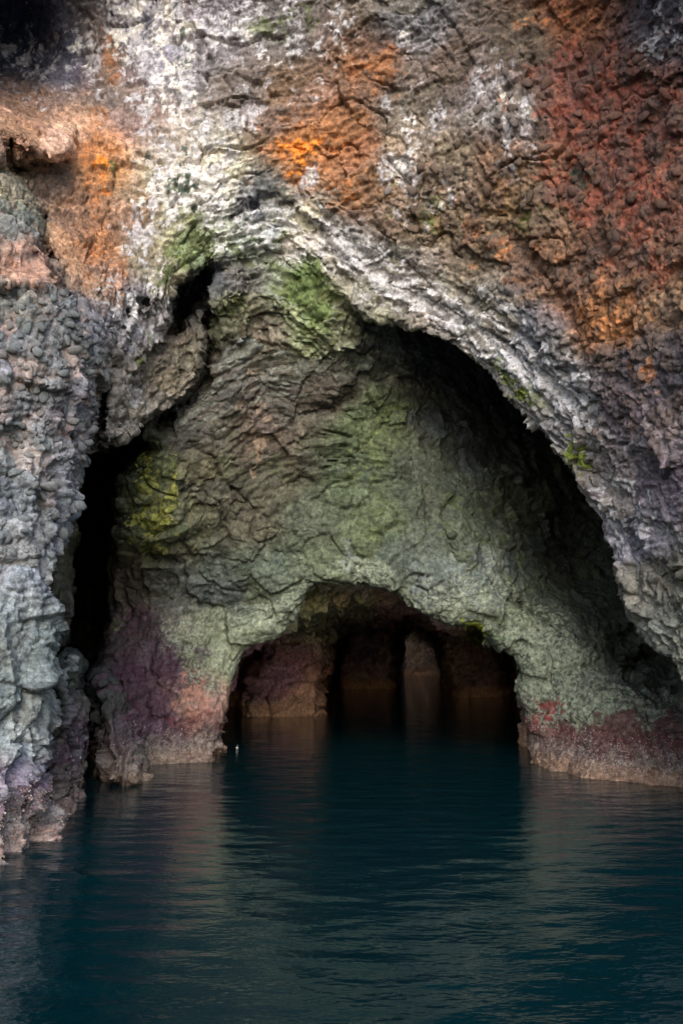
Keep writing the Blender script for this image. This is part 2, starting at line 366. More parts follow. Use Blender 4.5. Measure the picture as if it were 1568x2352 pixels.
# ------------------------------------------------------------------ relief of the rock
def rmap(M): return samp(M, u, v).astype(np.float32)
nearwall = rmap(1-sstep(-30, 30, poly_sd([(-300, 380), (90, 480), (130, 600), (240, 720), (215, 930), (175, 1130), (150, 1450), (180, 1800), (180, 2200), (-300, 2200)])))*(lay == 0)
redcliff = rmap(1-sstep(-60, 60, poly_sd([(840, 480), (1000, 330), (1200, 120), (1600, 100), (1900, 100), (1900, 1100), (1390, 1050), (1350, 900), (1250, 680), (1050, 600)])))*(lay == 0)
rimband = np.exp(-(np.clip(dA, 0, None)/1.7)**2)*(lay == 0)*(1-nearwall)*(1-.6*redcliff)
topcliff = (lay == 0)*(1-nearwall)*(1-redcliff)*(1-rimband)
alc = (lay == 1).astype(np.float32); tun = (lay == 2).astype(np.float32)
smooth = rmap(np.clip(1-sstep(-8, 8, poly_sd([(-20, 250), (30, 262), (150, 295), (172, 320), (168, 350), (120, 365), (60, 325), (20, 325), (-20, 320)])) + 1-sstep(-6, 6, poly_sd([(-20, 595), (40, 590), (120, 610), (132, 632), (120, 645), (-20, 645)])), 0, 1))*(lay == 0)
rough = 1-.85*smooth

Wp = P + .22*np.stack([perlin(P*.8+9), perlin(P*.8+31), perlin(P*.8+57)], 1)
D = .20*fbm(P*.42, 3)*(1-.3*nearwall)*(1-.4*topcliff)*(1-.5*rimband)
f1, f2, ci, vc = voronoi(Wp*np.array([.95, .95, 1.2]))
D += .22*np.einsum('ij,ij->i', vc, _rv[ci])*(.3*topcliff+.5*alc+.3*rimband+.4*redcliff+.5*nearwall+tun)
crk1 = sstep(.0, .07, f2-f1)
f1b, f2b, cib, vcb = voronoi((Wp+.05*perlin(P*3)[:, None])*np.array([2.5, 2.5, 3.4]))
D += .075*np.einsum('ij,ij->i', vcb, _rv[cib])*(.45*topcliff+.42*alc+.6*rimband+.5*redcliff+.5*nearwall+tun)
crk2 = sstep(.0, .10, f2b-f1b)
f1c, f2c, cic, vcc = voronoi((Wp+.03*perlin(P*6)[:, None])*np.array([6.0, 6.0, 8.5])+5)
D += .030*np.einsum('ij,ij->i', vcc, _rv[cic])*(1-.3*topcliff)*(1-.45*alc)*rough
# broken layers that follow the arch (cliff rim) and dome over the inner arch (alcove); blocks shift them
n1 = fbm(P*.45+3, 2); n2 = fbm(P*1.4+11, 2)
def saw(h, sh=.84):
    t = h-np.floor(h); return np.where(t < sh, t/sh, (1-t)/(1-sh))
def layers(coord, sp, w1, w2, br=.22):
    h = coord/sp + w1*n1/sp + w2*n2/sp + br*_r1[ci] + (.55*_r1[cib] if sp < .4 else .25*_r1[cib])
    return saw(h) - .5, np.floor(h)
s1, k1 = layers(dA, .62, .55, .10); s2, k2 = layers(dA, .20, .55, .07)
mod = sstep(-.25, .30, fbm(P*.7+40, 2)); mod2 = sstep(-.2, .25, fbm(P*1.1+60, 2))
D += rimband*(.27*s1*(.35+.65*mod) + .11*s2*(.3+.7*mod2))*rough
s3, k3 = layers(dI, .80, .65, .12); s4, k4 = layers(dI, .26, .65, .08)
lowv = 1-.6*sstep(3.6, 1.2, dI)
D += alc*(.24*s3*mod + .085*s4*mod2)*lowv
zz = P[:, 2]-.26*P[:, 0]-.12*P[:, 1]
s5, k5 = layers(zz, .66, .5, .12); s6, k6 = layers(zz, .21, .5, .09)
D += (topcliff+.25*redcliff)*(.10*s5*mod + .055*s6*mod2)*rough
# knobs set in the near wall and in the red cliff
q = (P+.07*np.stack([perlin(P*2.2+5), perlin(P*2.2+25), perlin(P*2.2+45)], 1))
f3, f4, ci3, vc3 = voronoi(q*np.array([2.7, 2.7, 2.5]))
kn = np.sqrt(np.clip(1-(f3/.70)**2, 0, 1))*(.25+.95*_r1[ci3])
f5, f6, ci5, vc5 = voronoi(q*np.array([6.3, 6.3, 5.6])+7)
kn2 = np.sqrt(np.clip(1-(f5/.7)**2, 0, 1))*(.3+.9*_r1[ci5])
D += (nearwall*.13+redcliff*.07*(_r1[ci3] > .6)*(.3+mod)+topcliff*.025*(_r1[ci3] > .6))*kn*rough
D += (nearwall*.05+redcliff*.045+.012*topcliff+.012*alc)*kn2*rough
# upright ribs low on the near wall and in the wet zone
ribn = perlin(Wp*np.array([1.7, 1.7, .38])+2)
ribn2 = perlin(Wp*np.array([4.0, 4.0, 1.0])+6)
lowz = sstep(4.5, .6, P[:, 2])
D += (nearwall*sstep(11, 5, P[:, 2])*(.26*(.5-np.abs(ribn)*1.6)+.09*(.5-np.abs(ribn2)*1.6))) + alc*lowz*(.10*(.5-np.abs(ribn)*1.6)+.05*(.5-np.abs(ribn2)*1.6))*rmap(blob(300, 1700, 180, 260)+.25)
outc = rmap(1-sstep(-12, 12, poly_sd([(90, 1480), (260, 1545), (330, 1700), (340, 1800), (215, 1830), (190, 1900), (80, 1900)])))*alc
D += outc*(.30*(.4-np.abs(perlin(Wp*np.array([2.2, 2.2, .5])+80))*1.8) + .14*(.4-np.abs(perlin(Wp*np.array([4.6, 4.6, 1.2])+84))*1.8))
D += tun*(.55*fbm(P*.33+150, 3))*np.clip((Yv-24)/30, 0, 1.3)
# sparse open joints
cre = np.abs(perlin(Wp*.8+70))
D -= .16*np.exp(-(cre/.022)**2)*sstep(.05, .3, fbm(P*.5+130, 2))*rough
D -= (.07*(1-crk1)*(.4*alc+.6*rimband+.4*topcliff) + .022*(1-crk2))*rough
fine = fbm(P*np.array([7, 7, 9]), 2)
D += .022*fine*rough*(1-.4*alc)
D += .020*np.abs(perlin(P*15.0))*rough*(.3+nearwall+.5*(P[:, 2] < 1.2))
P0 = P.copy()
P = (P + N*D[:, None]).astype(np.float32)
N2 = normals(P, Q)
z = P[:, 2]

# ------------------------------------------------------------------ rock colours (stone tones, with some shade painted in at the top corner and recesses)
def lin(c):
    c = np.array(c, float)/255.0
    return np.where(c <= .04045, c/12.92, ((c+.055)/1.055)**2.4)
def idw(pts, power=5):
    num = np.zeros(RU.shape+(3,)); den = np.zeros(RU.shape)
    for (pu, pv, c) in pts:
        w = 1/(((RU-pu)**2+(RV-pv)**2)+400.)**(power/2)
        num += w[..., None]*lin(c); den += w
    return num/den[..., None]
CLIFF = [(40, 60, (52, 62, 88)), (150, 120, (92, 92, 108)), (300, 60, (118, 116, 126)), (400, 150, (146, 142, 148)), (330, 250, (132, 114, 108)), (240, 120, (125, 105, 92)), (500, 100, (125, 120, 125)), (640, 60, (112, 108, 108)), (560, 200, (118, 108, 104)), (640, 250, (125, 102, 86)),  # dark blue first tone paints the shadow in the top left corner
 (700, 350, (172, 116, 68)), (780, 330, (150, 102, 68)), (860, 160, (122, 88, 68)), (950, 60, (110, 110, 112)), (950, 200, (104, 94, 84)), (950, 330, (146, 132, 118)), (1000, 400, (130, 116, 96)), (1050, 150, (98, 84, 74)), (1150, 250, (138, 132, 130)), (1200, 100, (92, 80, 66)), (1300, 40, (122, 76, 48)), (1300, 200, (118, 74, 62)),
 (1400, 300, (124, 74, 58)), (1500, 200, (98, 66, 58)), (1540, 60, (84, 80, 88)), (1350, 400, (126, 78, 56)), (1500, 450, (112, 70, 52)), (1200, 450, (118, 98, 74)), (1100, 550, (114, 98, 78)), (1250, 600, (120, 90, 70)), (1400, 600, (110, 76, 60)), (1500, 640, (128, 90, 64)), (1400, 720, (156, 106, 66)), (1530, 700, (140, 108, 78)), (1450, 850, (88, 78, 78)),
 (1540, 820, (80, 74, 78)), (1450, 950, (92, 82, 86)), (1500, 1100, (110, 100, 110)), (1400, 1050, (128, 122, 126)), (1300, 900, (120, 120, 124)), (1200, 800, (120, 120, 124)), (1100, 720, (118, 116, 114)), (1000, 650, (140, 136, 130)), (1050, 620, (130, 116, 102)), (900, 600, (122, 118, 112)), (780, 580, (160, 158, 152)), (820, 650, (140, 140, 136)), (1250, 950, (124, 122, 120)),
 (1330, 1050, (122, 118, 112)), (1450, 1200, (132, 128, 134)), (1480, 1350, (112, 108, 98)), (1520, 1450, (112, 114, 104)), (900, 500, (126, 106, 88)), (820, 450, (130, 102, 82)), (1000, 500, (122, 104, 78)), (1150, 400, (124, 98, 76)),
 (120, 420, (112, 92, 82)), (220, 380, (186, 128, 80)), (180, 480, (142, 108, 84)), (220, 560, (160, 114, 80)), (150, 600, (150, 118, 96)), (250, 640, (152, 122, 102)), (330, 480, (152, 126, 104)), (420, 400, (224, 218, 200)), (420, 330, (166, 158, 152)), (480, 430, (216, 214, 196)), (400, 500, (170, 165, 132)), (330, 600, (136, 126, 106)), (450, 560, (122, 138, 94)),
 (520, 520, (180, 188, 170)), (570, 560, (152, 166, 152)), (600, 470, (100, 104, 112)), (620, 520, (182, 188, 188)), (680, 540, (196, 190, 176)), (300, 700, (140, 134, 136)), (270, 750, (152, 148, 160)), (340, 720, (148, 146, 148)), (380, 640, (142, 138, 114)), (250, 850, (118, 114, 108)), (300, 930, (122, 118, 108)), (420, 800, (106, 100, 88)), (350, 880, (112, 106, 94)), (430, 700, (70, 74, 76)),  # last tone darkened for the shade inside the cleft
 (80, 310, (156, 120, 98)), (130, 330, (200, 164, 142)), (60, 622, (208, 154, 130)), (-60, 620, (190, 140, 118)), (30, 450, (130, 126, 108)), (50, 520, (126, 126, 116)), (30, 700, (134, 130, 126)), (150, 720, (116, 114, 118)), (80, 850, (142, 137, 135)), (60, 1000, (144, 140, 142)), (150, 950, (122, 114, 118)), (100, 1150, (132, 132, 140)), (60, 1250, (146, 146, 150)), (40, 1450, (138, 141, 138)),
 (100, 1480, (132, 138, 134)), (60, 1600, (132, 138, 138)), (50, 1700, (134, 140, 144)), (40, 1800, (140, 126, 138)), (100, 1830, (150, 130, 140)), (60, 1900, (170, 150, 150)), (130, 1650, (88, 80, 82)), (140, 1780, (114, 94, 102)), (-150, 900, (130, 126, 126)), (-150, 1600, (140, 144, 144)), (1700, 600, (110, 74, 58)), (1700, 1300, (112, 108, 104)),
 (560, 640, (110, 110, 104)), (640, 680, (128, 136, 118)), (700, 650, (122, 146, 98)), (720, 720, (136, 150, 110)), (540, 720, (124, 126, 104)), (600, 760, (112, 104, 94)), (800, 740, (120, 126, 104)), (500, 650, (95, 100, 106))]
ALC = [(500, 650, (95, 100, 106)), (560, 640, (102, 98, 94)), (640, 680, (134, 142, 124)), (700, 650, (130, 154, 104)), (720, 720, (144, 156, 116)), (540, 720, (132, 136, 110)), (600, 760, (118, 108, 98)), (550, 850, (122, 110, 100)), (700, 800, (106, 102, 90)), (650, 900, (108, 98, 90)), (750, 900, (100, 90, 82)), (500, 950, (108, 100, 92)), (420, 980, (98, 94, 88)), (600, 1000, (116, 98, 88)),
 (850, 780, (88, 92, 86)), (950, 850, (84, 86, 82)), (1000, 950, (82, 86, 84)), (1100, 1000, (72, 76, 78)), (880, 950, (104, 114, 84)), (830, 1000, (102, 112, 82)), (820, 1100, (104, 114, 86)), (850, 1200, (108, 118, 86)), (650, 1100, (108, 102, 86)), (600, 1200, (108, 102, 86)), (700, 1200, (104, 108, 92)), (950, 1100, (92, 98, 82)), (1050, 1200, (94, 100, 84)), (1150, 1150, (90, 94, 82)), (1250, 1250, (78, 82, 72)),  # right recess toned down, its shade painted into the colour
 (480, 1100, (108, 102, 86)), (350, 1080, (112, 116, 90)), (360, 1180, (142, 142, 100)), (330, 1230, (120, 124, 90)), (400, 1220, (126, 124, 100)), (280, 1200, (84, 82, 70)), (300, 1320, (86, 80, 72)), (400, 1350, (108, 110, 106)), (500, 1350, (108, 114, 110)), (600, 1320, (108, 118, 104)), (700, 1300, (116, 126, 106)), (450, 1480, (140, 140, 118)), (380, 1500, (112, 94, 106)), (330, 1450, (90, 72, 76)), (300, 1550, (92, 70, 82)),  # left edge tones include painted shade of the near wall
 (520, 1480, (160, 164, 130)), (440, 1600, (178, 144, 130)), (450, 1650, (172, 122, 116)), (380, 1680, (112, 88, 106)), (330, 1640, (100, 80, 92)), (430, 1720, (165, 142, 146)), (350, 1740, (142, 140, 140)), (480, 1700, (142, 114, 114)), (240, 1600, (84, 88, 84)), (200, 1560, (70, 74, 74)), (270, 1720, (112, 96, 100)),
 (900, 1300, (108, 114, 98)), (1000, 1350, (122, 128, 126)), (1100, 1350, (120, 128, 128)), (1050, 1400, (128, 134, 120)), (1150, 1450, (112, 122, 100)), (1250, 1400, (86, 92, 76)), (1350, 1400, (80, 84, 72)), (1250, 1500, (102, 111, 97)), (1300, 1600, (100, 106, 98)), (1400, 1600, (92, 96, 88)), (1300, 1640, (108, 102, 98)), (1450, 1640, (112, 106, 100)), (1500, 1550, (84, 84, 80)), (1450, 1500, (90, 94, 84)), (1290, 1690, (128, 84, 86)), (1450, 1700, (122, 80, 82))]
TUN = [(650, 1550, (112, 86, 98)), (700, 1600, (150, 118, 100)), (600, 1600, (98, 74, 80)), (850, 1500, (88, 80, 86)), (970, 1480, (110, 98, 82)), (1100, 1520, (92, 78, 78)), (800, 1380, (112, 104, 80)), (720, 1400, (116, 118, 88)), (900, 1400, (110, 84, 72)), (1010, 1470, (90, 80, 72))]
# ragged borders: look the colour fields up at shifted positions
ju = 26*fbm(P0*1.1+100, 3) + 9*fbm(P0*5+7, 2); jv = 26*fbm(P0*1.1+200, 3) + 9*fbm(P0*5+77, 2)
uj, vj = u+ju, v+jv
col = np.where((lay == 0)[:, None], samp(idw(CLIFF), uj, vj), np.where((lay == 1)[:, None], samp(idw(ALC), uj, vj), samp(idw(TUN), uj, vj))).astype(np.float32)
nb = fbm(P0*np.array([2.2, 2.2, 2.2])+300, 4); nb2 = fbm(P0*6.5+340, 3); nb3 = fbm(P0*15+360, 2); strat = np.where(lay == 0, np.where(rimband > .35, dA, zz), dI) + .5*n1; nlay = fbm(np.c_[P0[:, 0]*1.1, P0[:, 1]*1.1, strat*5.0], 2); nst = fbm(P0*np.array([2.8, 2.8, .55])+380, 4); nst2 = fbm(P0*np.array([6, 6, 1.4])+420, 3)
# per-stone and per-layer tints
tint = (.80+.40*_r1[cib])[:, None]*(.9+.2*np.stack([_r1[(ci*7+3) & 255], _r1[(ci*7+3) & 255]*.5+.25, _r1[(ci*11+5) & 255]], 1))
col *= tint
kk = np.where(lay == 0, k2*(rimband > .4)+k6*(rimband <= .4), k4).astype(np.int64)
col *= (.86+.28*_r1[(kk*37) & 255])[:, None]
col *= np.clip(1+.6*nb2+.35*nb+.5*nb3, .4, 1.8)[:, None]
def put(c, m):
    global col
    col = col*(1-m[:, None]) + lin(c).astype(np.float32)*m[:, None]
def dens(layer, *bl):
    M = np.zeros(RU.shape)
    for (bu, bv, a, b, ang, s) in bl: M = np.maximum(M, s*blob(bu, bv, a, b, ang))
    return samp(M, uj, vj)*(lay == layer)
def speck(d, n, w=.10, g=1.0):      # density 0..1 against a noise -> ragged, sharp-edged patches
    return np.clip(sstep(-.10, .10, n*1.5 + .45*nlay + .5*(_r1[(cib*13+7) & 255]-.5) + .35*(_r1[(cic*5+1) & 255]-.5) + .5*nb3 + (d-.55)*1.15), 0, 1)*sstep(.04, .14, d)
# rust and ochre
d = dens(0, (700, 345, 130, 80, -10, .62), (690, 345, 26, 20, 0, 1.0), (220, 380, 45, 150, -8, .7), (230, 580, 60, 130, 0, .5), (760, 420, 110, 60, 20, .5), (850, 170, 80, 60, 0, .5), (600, 330, 70, 60, 0, .42), (1400, 720, 90, 90, 0, .6), (1500, 560, 70, 90, 0, .45), (250, 130, 22, 60, -15, .6), (1150, 230, 18, 50, -10, .8), (1310, 50, 120, 40, 0, .5), (900, 420, 120, 70, 20, .4), (1150, 560, 140, 70, 25, .4), (1480, 860, 60, 60, 0, .4))
put((160, 108, 68), .72*speck(d, nb))
put((190, 116, 56), .6*speck(d-.25, nb2))
put((240, 140, 26), .9*speck(dens(0, (690, 342, 32, 22, 0, 1.5), (680, 372, 12, 30, 15, 1.1), (240, 400, 18, 50, -5, .5)), nb2))
# red weathering on the right
d = dens(0, (1380, 260, 160, 170, 0, .75), (1450, 420, 130, 150, 0, .7), (1300, 420, 110, 90, 0, .5), (1500, 560, 90, 100, 0, .5), (1700, 400, 140, 300, 0, .7))
put((138, 72, 54), .7*speck(d, nb))
put((96, 60, 52), .5*speck(d-.2, nb2))
# white mineral streaks
d = dens(0, (395, 120, 85, 240, 3, .78), (430, 330, 70, 130, 0, .72), (445, 430, 100, 85, 0, 1.35), (410, 250, 50, 120, 0, .85), (290, 60, 60, 110, 0, .75), (550, 60, 110, 80, 0, .6), (780, 70, 30, 80, -15, .6), (920, 70, 24, 90, -15, .55), (940, 350, 60, 130, 5, .6), (1000, 470, 60, 60, 0, .5), (1160, 260, 50, 110, -10, .6), (650, 20, 60, 40, 0, .4), (560, 290, 40, 50, 0, .45), (700, 410, 20, 40, 10, .6), (350, 600, 50, 90, 0, .35), (1530, 80, 60, 60, 0, .4), (190, 110, 70, 100, 0, .5), (60, 130, 90, 110, 0, .42), (640, 140, 140, 90, 0, .42), (330, 480, 60, 90, 0, .55), (330, 720, 50, 60, 0, .5))
put((186, 186, 194), .8*speck(d, nst*.8+nb2*.5))
put((226, 224, 218), .8*speck(d-.3, nst2*.7+nb2*.6))
d = dens(0, (780, 570, 90, 50, 35, .75), (900, 660, 120, 50, 35, .75), (1000, 720, 120, 50, 35, .7), (1150, 800, 140, 65, 42, .75), (1270, 900, 120, 65, 50, .75), (1330, 960, 60, 60, 50, .5), (300, 720, 60, 70, -30, .65), (400, 640, 40, 50, -40, .4), (600, 530, 80, 45, -20, .7), (1430, 1170, 80, 60, 40, .45), (310, 880, 20, 60, 10, .5), (520, 540, 70, 40, -30, .55), (690, 590, 60, 40, 30, .7))
nrim = fbm(np.c_[P0[:, 0]*.9, P0[:, 1]*.9, strat*8.0], 3)
put((84, 84, 88), .55*sstep(.1, .3, nrim)*np.clip(d*1.3, 0, 1))
put((196, 197, 202), .8*speck(d*1.12, -nrim*1.3+nb2*.4))
# moss greens
dg = dens(0, (450, 560, 60, 50, -30, .6), (430, 510, 30, 30, 0, .6), (560, 570, 60, 40, 0, .5), (640, 540, 50, 40, 0, .4), (1180, 885, 60, 26, 45, .75), (1320, 1040, 26, 60, -20, .6), (970, 480, 50, 50, 0, .4), (1220, 500, 60, 50, 0, .35), (430, 420, 25, 45, 0, .45), (1140, 840, 50, 20, 40, .5), (320, 800, 16, 60, 20, .45), (900, 450, 40, 50, 0, .38), (260, 410, 40, 30, 0, .35), (660, 50, 90, 40, 0, .33), (695, 655, 50, 70, 20, .95), (735, 725, 46, 50, 0, .8), (660, 610, 40, 24, 0, .7), (540, 715, 30, 26, 0, .55))
put((96, 108, 58), .8*speck(dg, nb))
put((58, 78, 40), .7*speck(dg-.2, nb2))
put((34, 62, 46), .85*speck(dens(0, (415, 120, 14, 40, 0, .7), (420, 420, 26, 40, 0, .75), (425, 345, 14, 14, 0, .7), (330, 345, 14, 10, 0, .7), (1335, 400, 30, 24, 0, .6), (440, 470, 16, 20, 0, .6)), nb2))
dg = dens(1, (690, 650, 70, 70, 20, 1.0), (735, 725, 60, 60, 0, .9), (680, 630, 40, 30, 0, .7), (330, 1090, 30, 70, 0, .75), (375, 1120, 20, 60, 0, .55), (350, 1190, 60, 60, 0, .75), (880, 960, 90, 45, -15, .55), (840, 1060, 60, 110, 0, .45), (850, 1200, 40, 80, 0, .5), (1090, 1455, 36, 16, 38, .0), (540, 710, 30, 30, 0, .5), (800, 760, 60, 40, 0, .45), (260, 1430, 30, 20, 0, .5), (600, 1050, 120, 60, 0, .25), (1100, 1250, 200, 140, 0, .28))
put((96, 106, 68), .7*speck(dg, nb))
put((132, 142, 86), .65*speck(dg-.18, nb2))
put((46, 84, 40), .75*speck(dens(1, (690, 665, 30, 40, 20, .8), (320, 1080, 14, 60, 0, .6), (720, 690, 24, 24, 0, .6)), nb2))
put((198, 196, 96), .75*speck(dens(1, (365, 1185, 40, 50, 0, .7), (335, 1150, 16, 60, 0, .55), (340, 1250, 34, 26, 20, .6)), nst2*.6+nb2*.5))
# pale lichen crust over the lower vault
d = dens(1, (520, 1480, 60, 60, -40, .75), (440, 1470, 60, 40, 20, .5), (1050, 1390, 110, 34, 15, .62), (1100, 1350, 70, 40, 15, .6), (1250, 1500, 100, 70, 40, .72), (1230, 1580, 70, 60, 0, .78), (1350, 1620, 170, 55, 5, .66), (830, 1310, 60, 30, 0, .4), (690, 1380, 50, 30, -40, .55), (600, 1440, 60, 30, -30, .5), (470, 1540, 40, 50, 20, .5), (1480, 1640, 60, 50, 0, .55))
put((60, 74, 66), .5*speck(d*.9, nb*1.2))
put((172, 178, 158), .72*speck(d, np.abs(nb2)*-2.2+.5+.4*nb))
vein = sstep(.13, .04, f2b-f1b+.05*nb2)
put((178, 182, 160), .6*np.clip(d*1.6, 0, 1)*vein)
put((150, 150, 142), .6*speck(dens(1, (620, 840, 130, 110, 0, .62), (850, 790, 120, 60, 20, .6), (700, 720, 80, 60, 0, .6), (450, 960, 90, 50, -30, .55)), -nrim*1.2))
d = dens(1, (800, 1240, 16, 60, 0, .6), (790, 1100, 14, 90, 0, .45), (410, 1400, 12, 70, 0, .55), (1090, 1345, 80, 30, 15, .5), (560, 820, 60, 60, 0, .35), (600, 1010, 20, 70, 0, .4), (640, 800, 80, 60, 0, .35))
put((138, 146, 150), .6*speck(d, nst*.7+nb2*.5))
put((196, 160, 132), .55*speck(dens(1, (600, 1020, 16, 90, 0, .5), (570, 900, 30, 60, 0, .4)), nst2))
# purple and red algae above the tide
d = dens(1, (370, 1560, 100, 100, 0, .8), (340, 1640, 90, 90, 0, .8), (400, 1690, 80, 45, 0, .8), (140, 1780, 60, 110, 0, .6), (300, 1450, 40, 60, 0, .55)) + .95*dens(0, (60, 1850, 170, 60, 0, .8), (140, 1750, 50, 120, 0, .8))
put((96, 64, 90), .68*speck(d*1.15, nb))
put((78, 40, 56), .7*speck(d-.2, nb2))
put((204, 146, 128), .75*speck(dens(1, (445, 1605, 36, 56, 0, .85)), nb))  # pink rock, painted paler where the left pier is lit
d = dens(1, (1260, 1625, 28, 26, 0, .9))
put((158, 46, 56), .8*speck(d, nb2))
put((112, 52, 58), .78*speck(dens(1, (1300, 1690, 80, 32, 3, .72), (1400, 1695, 110, 40, 3, .76), (1520, 1690, 70, 46, 0, .55), (1700, 1690, 160, 40, 0, .7), (450, 1665, 60, 18, 0, .5)), nb*1.2+.18+.5*nst))
# dark moss under the inner arch lip, bright patch right of it
put((112, 110, 60), .6*speck(dens(2, (720, 1390, 90, 40, 0, .6), (850, 1370, 80, 20, 0, .6)), nb2))
put((128, 142, 36), .85*speck(np.maximum(dens(1, (1095, 1455, 42, 18, 38, .95)), dens(2, (1095, 1455, 46, 22, 38, .95))), nb2))
# damp rust line and a pale patch painting daylight on the far chamber wall
put((150, 84, 70), .6*tun*speck(dens(2, (1000, 1440, 60, 20, 0, .6), (930, 1430, 30, 30, 0, .5)), nb))
put((150, 138, 120), .7*speck(dens(2, (965, 1470, 40, 40, -10, .6), (1012, 1470, 18, 30, 0, .6)), nst))
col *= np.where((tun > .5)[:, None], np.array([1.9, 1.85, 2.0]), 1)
# tide zone: crusts of barnacles, then the bare pale band at the water
tide = sstep(1.0, .3, z + .25*nb + .12*nb2)
put((120, 100, 98), .5*tide)
put((176, 160, 152), .7*tide*sstep(.0, .35, nb2 + .2*(z < .8)))
put((82, 68, 70), .6*tide*sstep(.05, .3, fbm(P0*9+500, 2)))
band = sstep(.42, .22, z + .08*nb + .03*nb2)
put((168, 130, 108), .8*band*np.where(u < 560, .55, 1))
put((176, 140, 114), .85*sstep(.75, .45, z+.15*nb)*tun)
# grey stones in a paler dusty matrix on the near wall, dark stones in red matrix on the right cliff
up = nearwall*sstep(3.0, 8.5, z)*sstep(.35, .08, kn)
put((188, 158, 142), .55*up*(1-.6*smooth))
put((112, 122, 122), .45*nearwall*sstep(.25, .6, kn)*sstep(-.2, .2, nb))
put((84, 70, 64), .6*redcliff*sstep(.3, .6, kn)*(_r1[ci3] > .6))
lum = col@np.array([.25, .65, .10], np.float32)
col = lum[:, None] + (col-lum[:, None])*np.where(lay == 1, .92, .92)[:, None]
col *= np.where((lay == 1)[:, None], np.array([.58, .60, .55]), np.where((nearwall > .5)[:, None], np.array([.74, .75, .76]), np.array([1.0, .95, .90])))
col = np.clip(col*1.08, .006, .82)
wet = np.clip(.75*sstep(2.2, .5, z) + .35*dens(1, (800, 800, 500, 500, 0, .6)) + .5*tun, 0, 1)

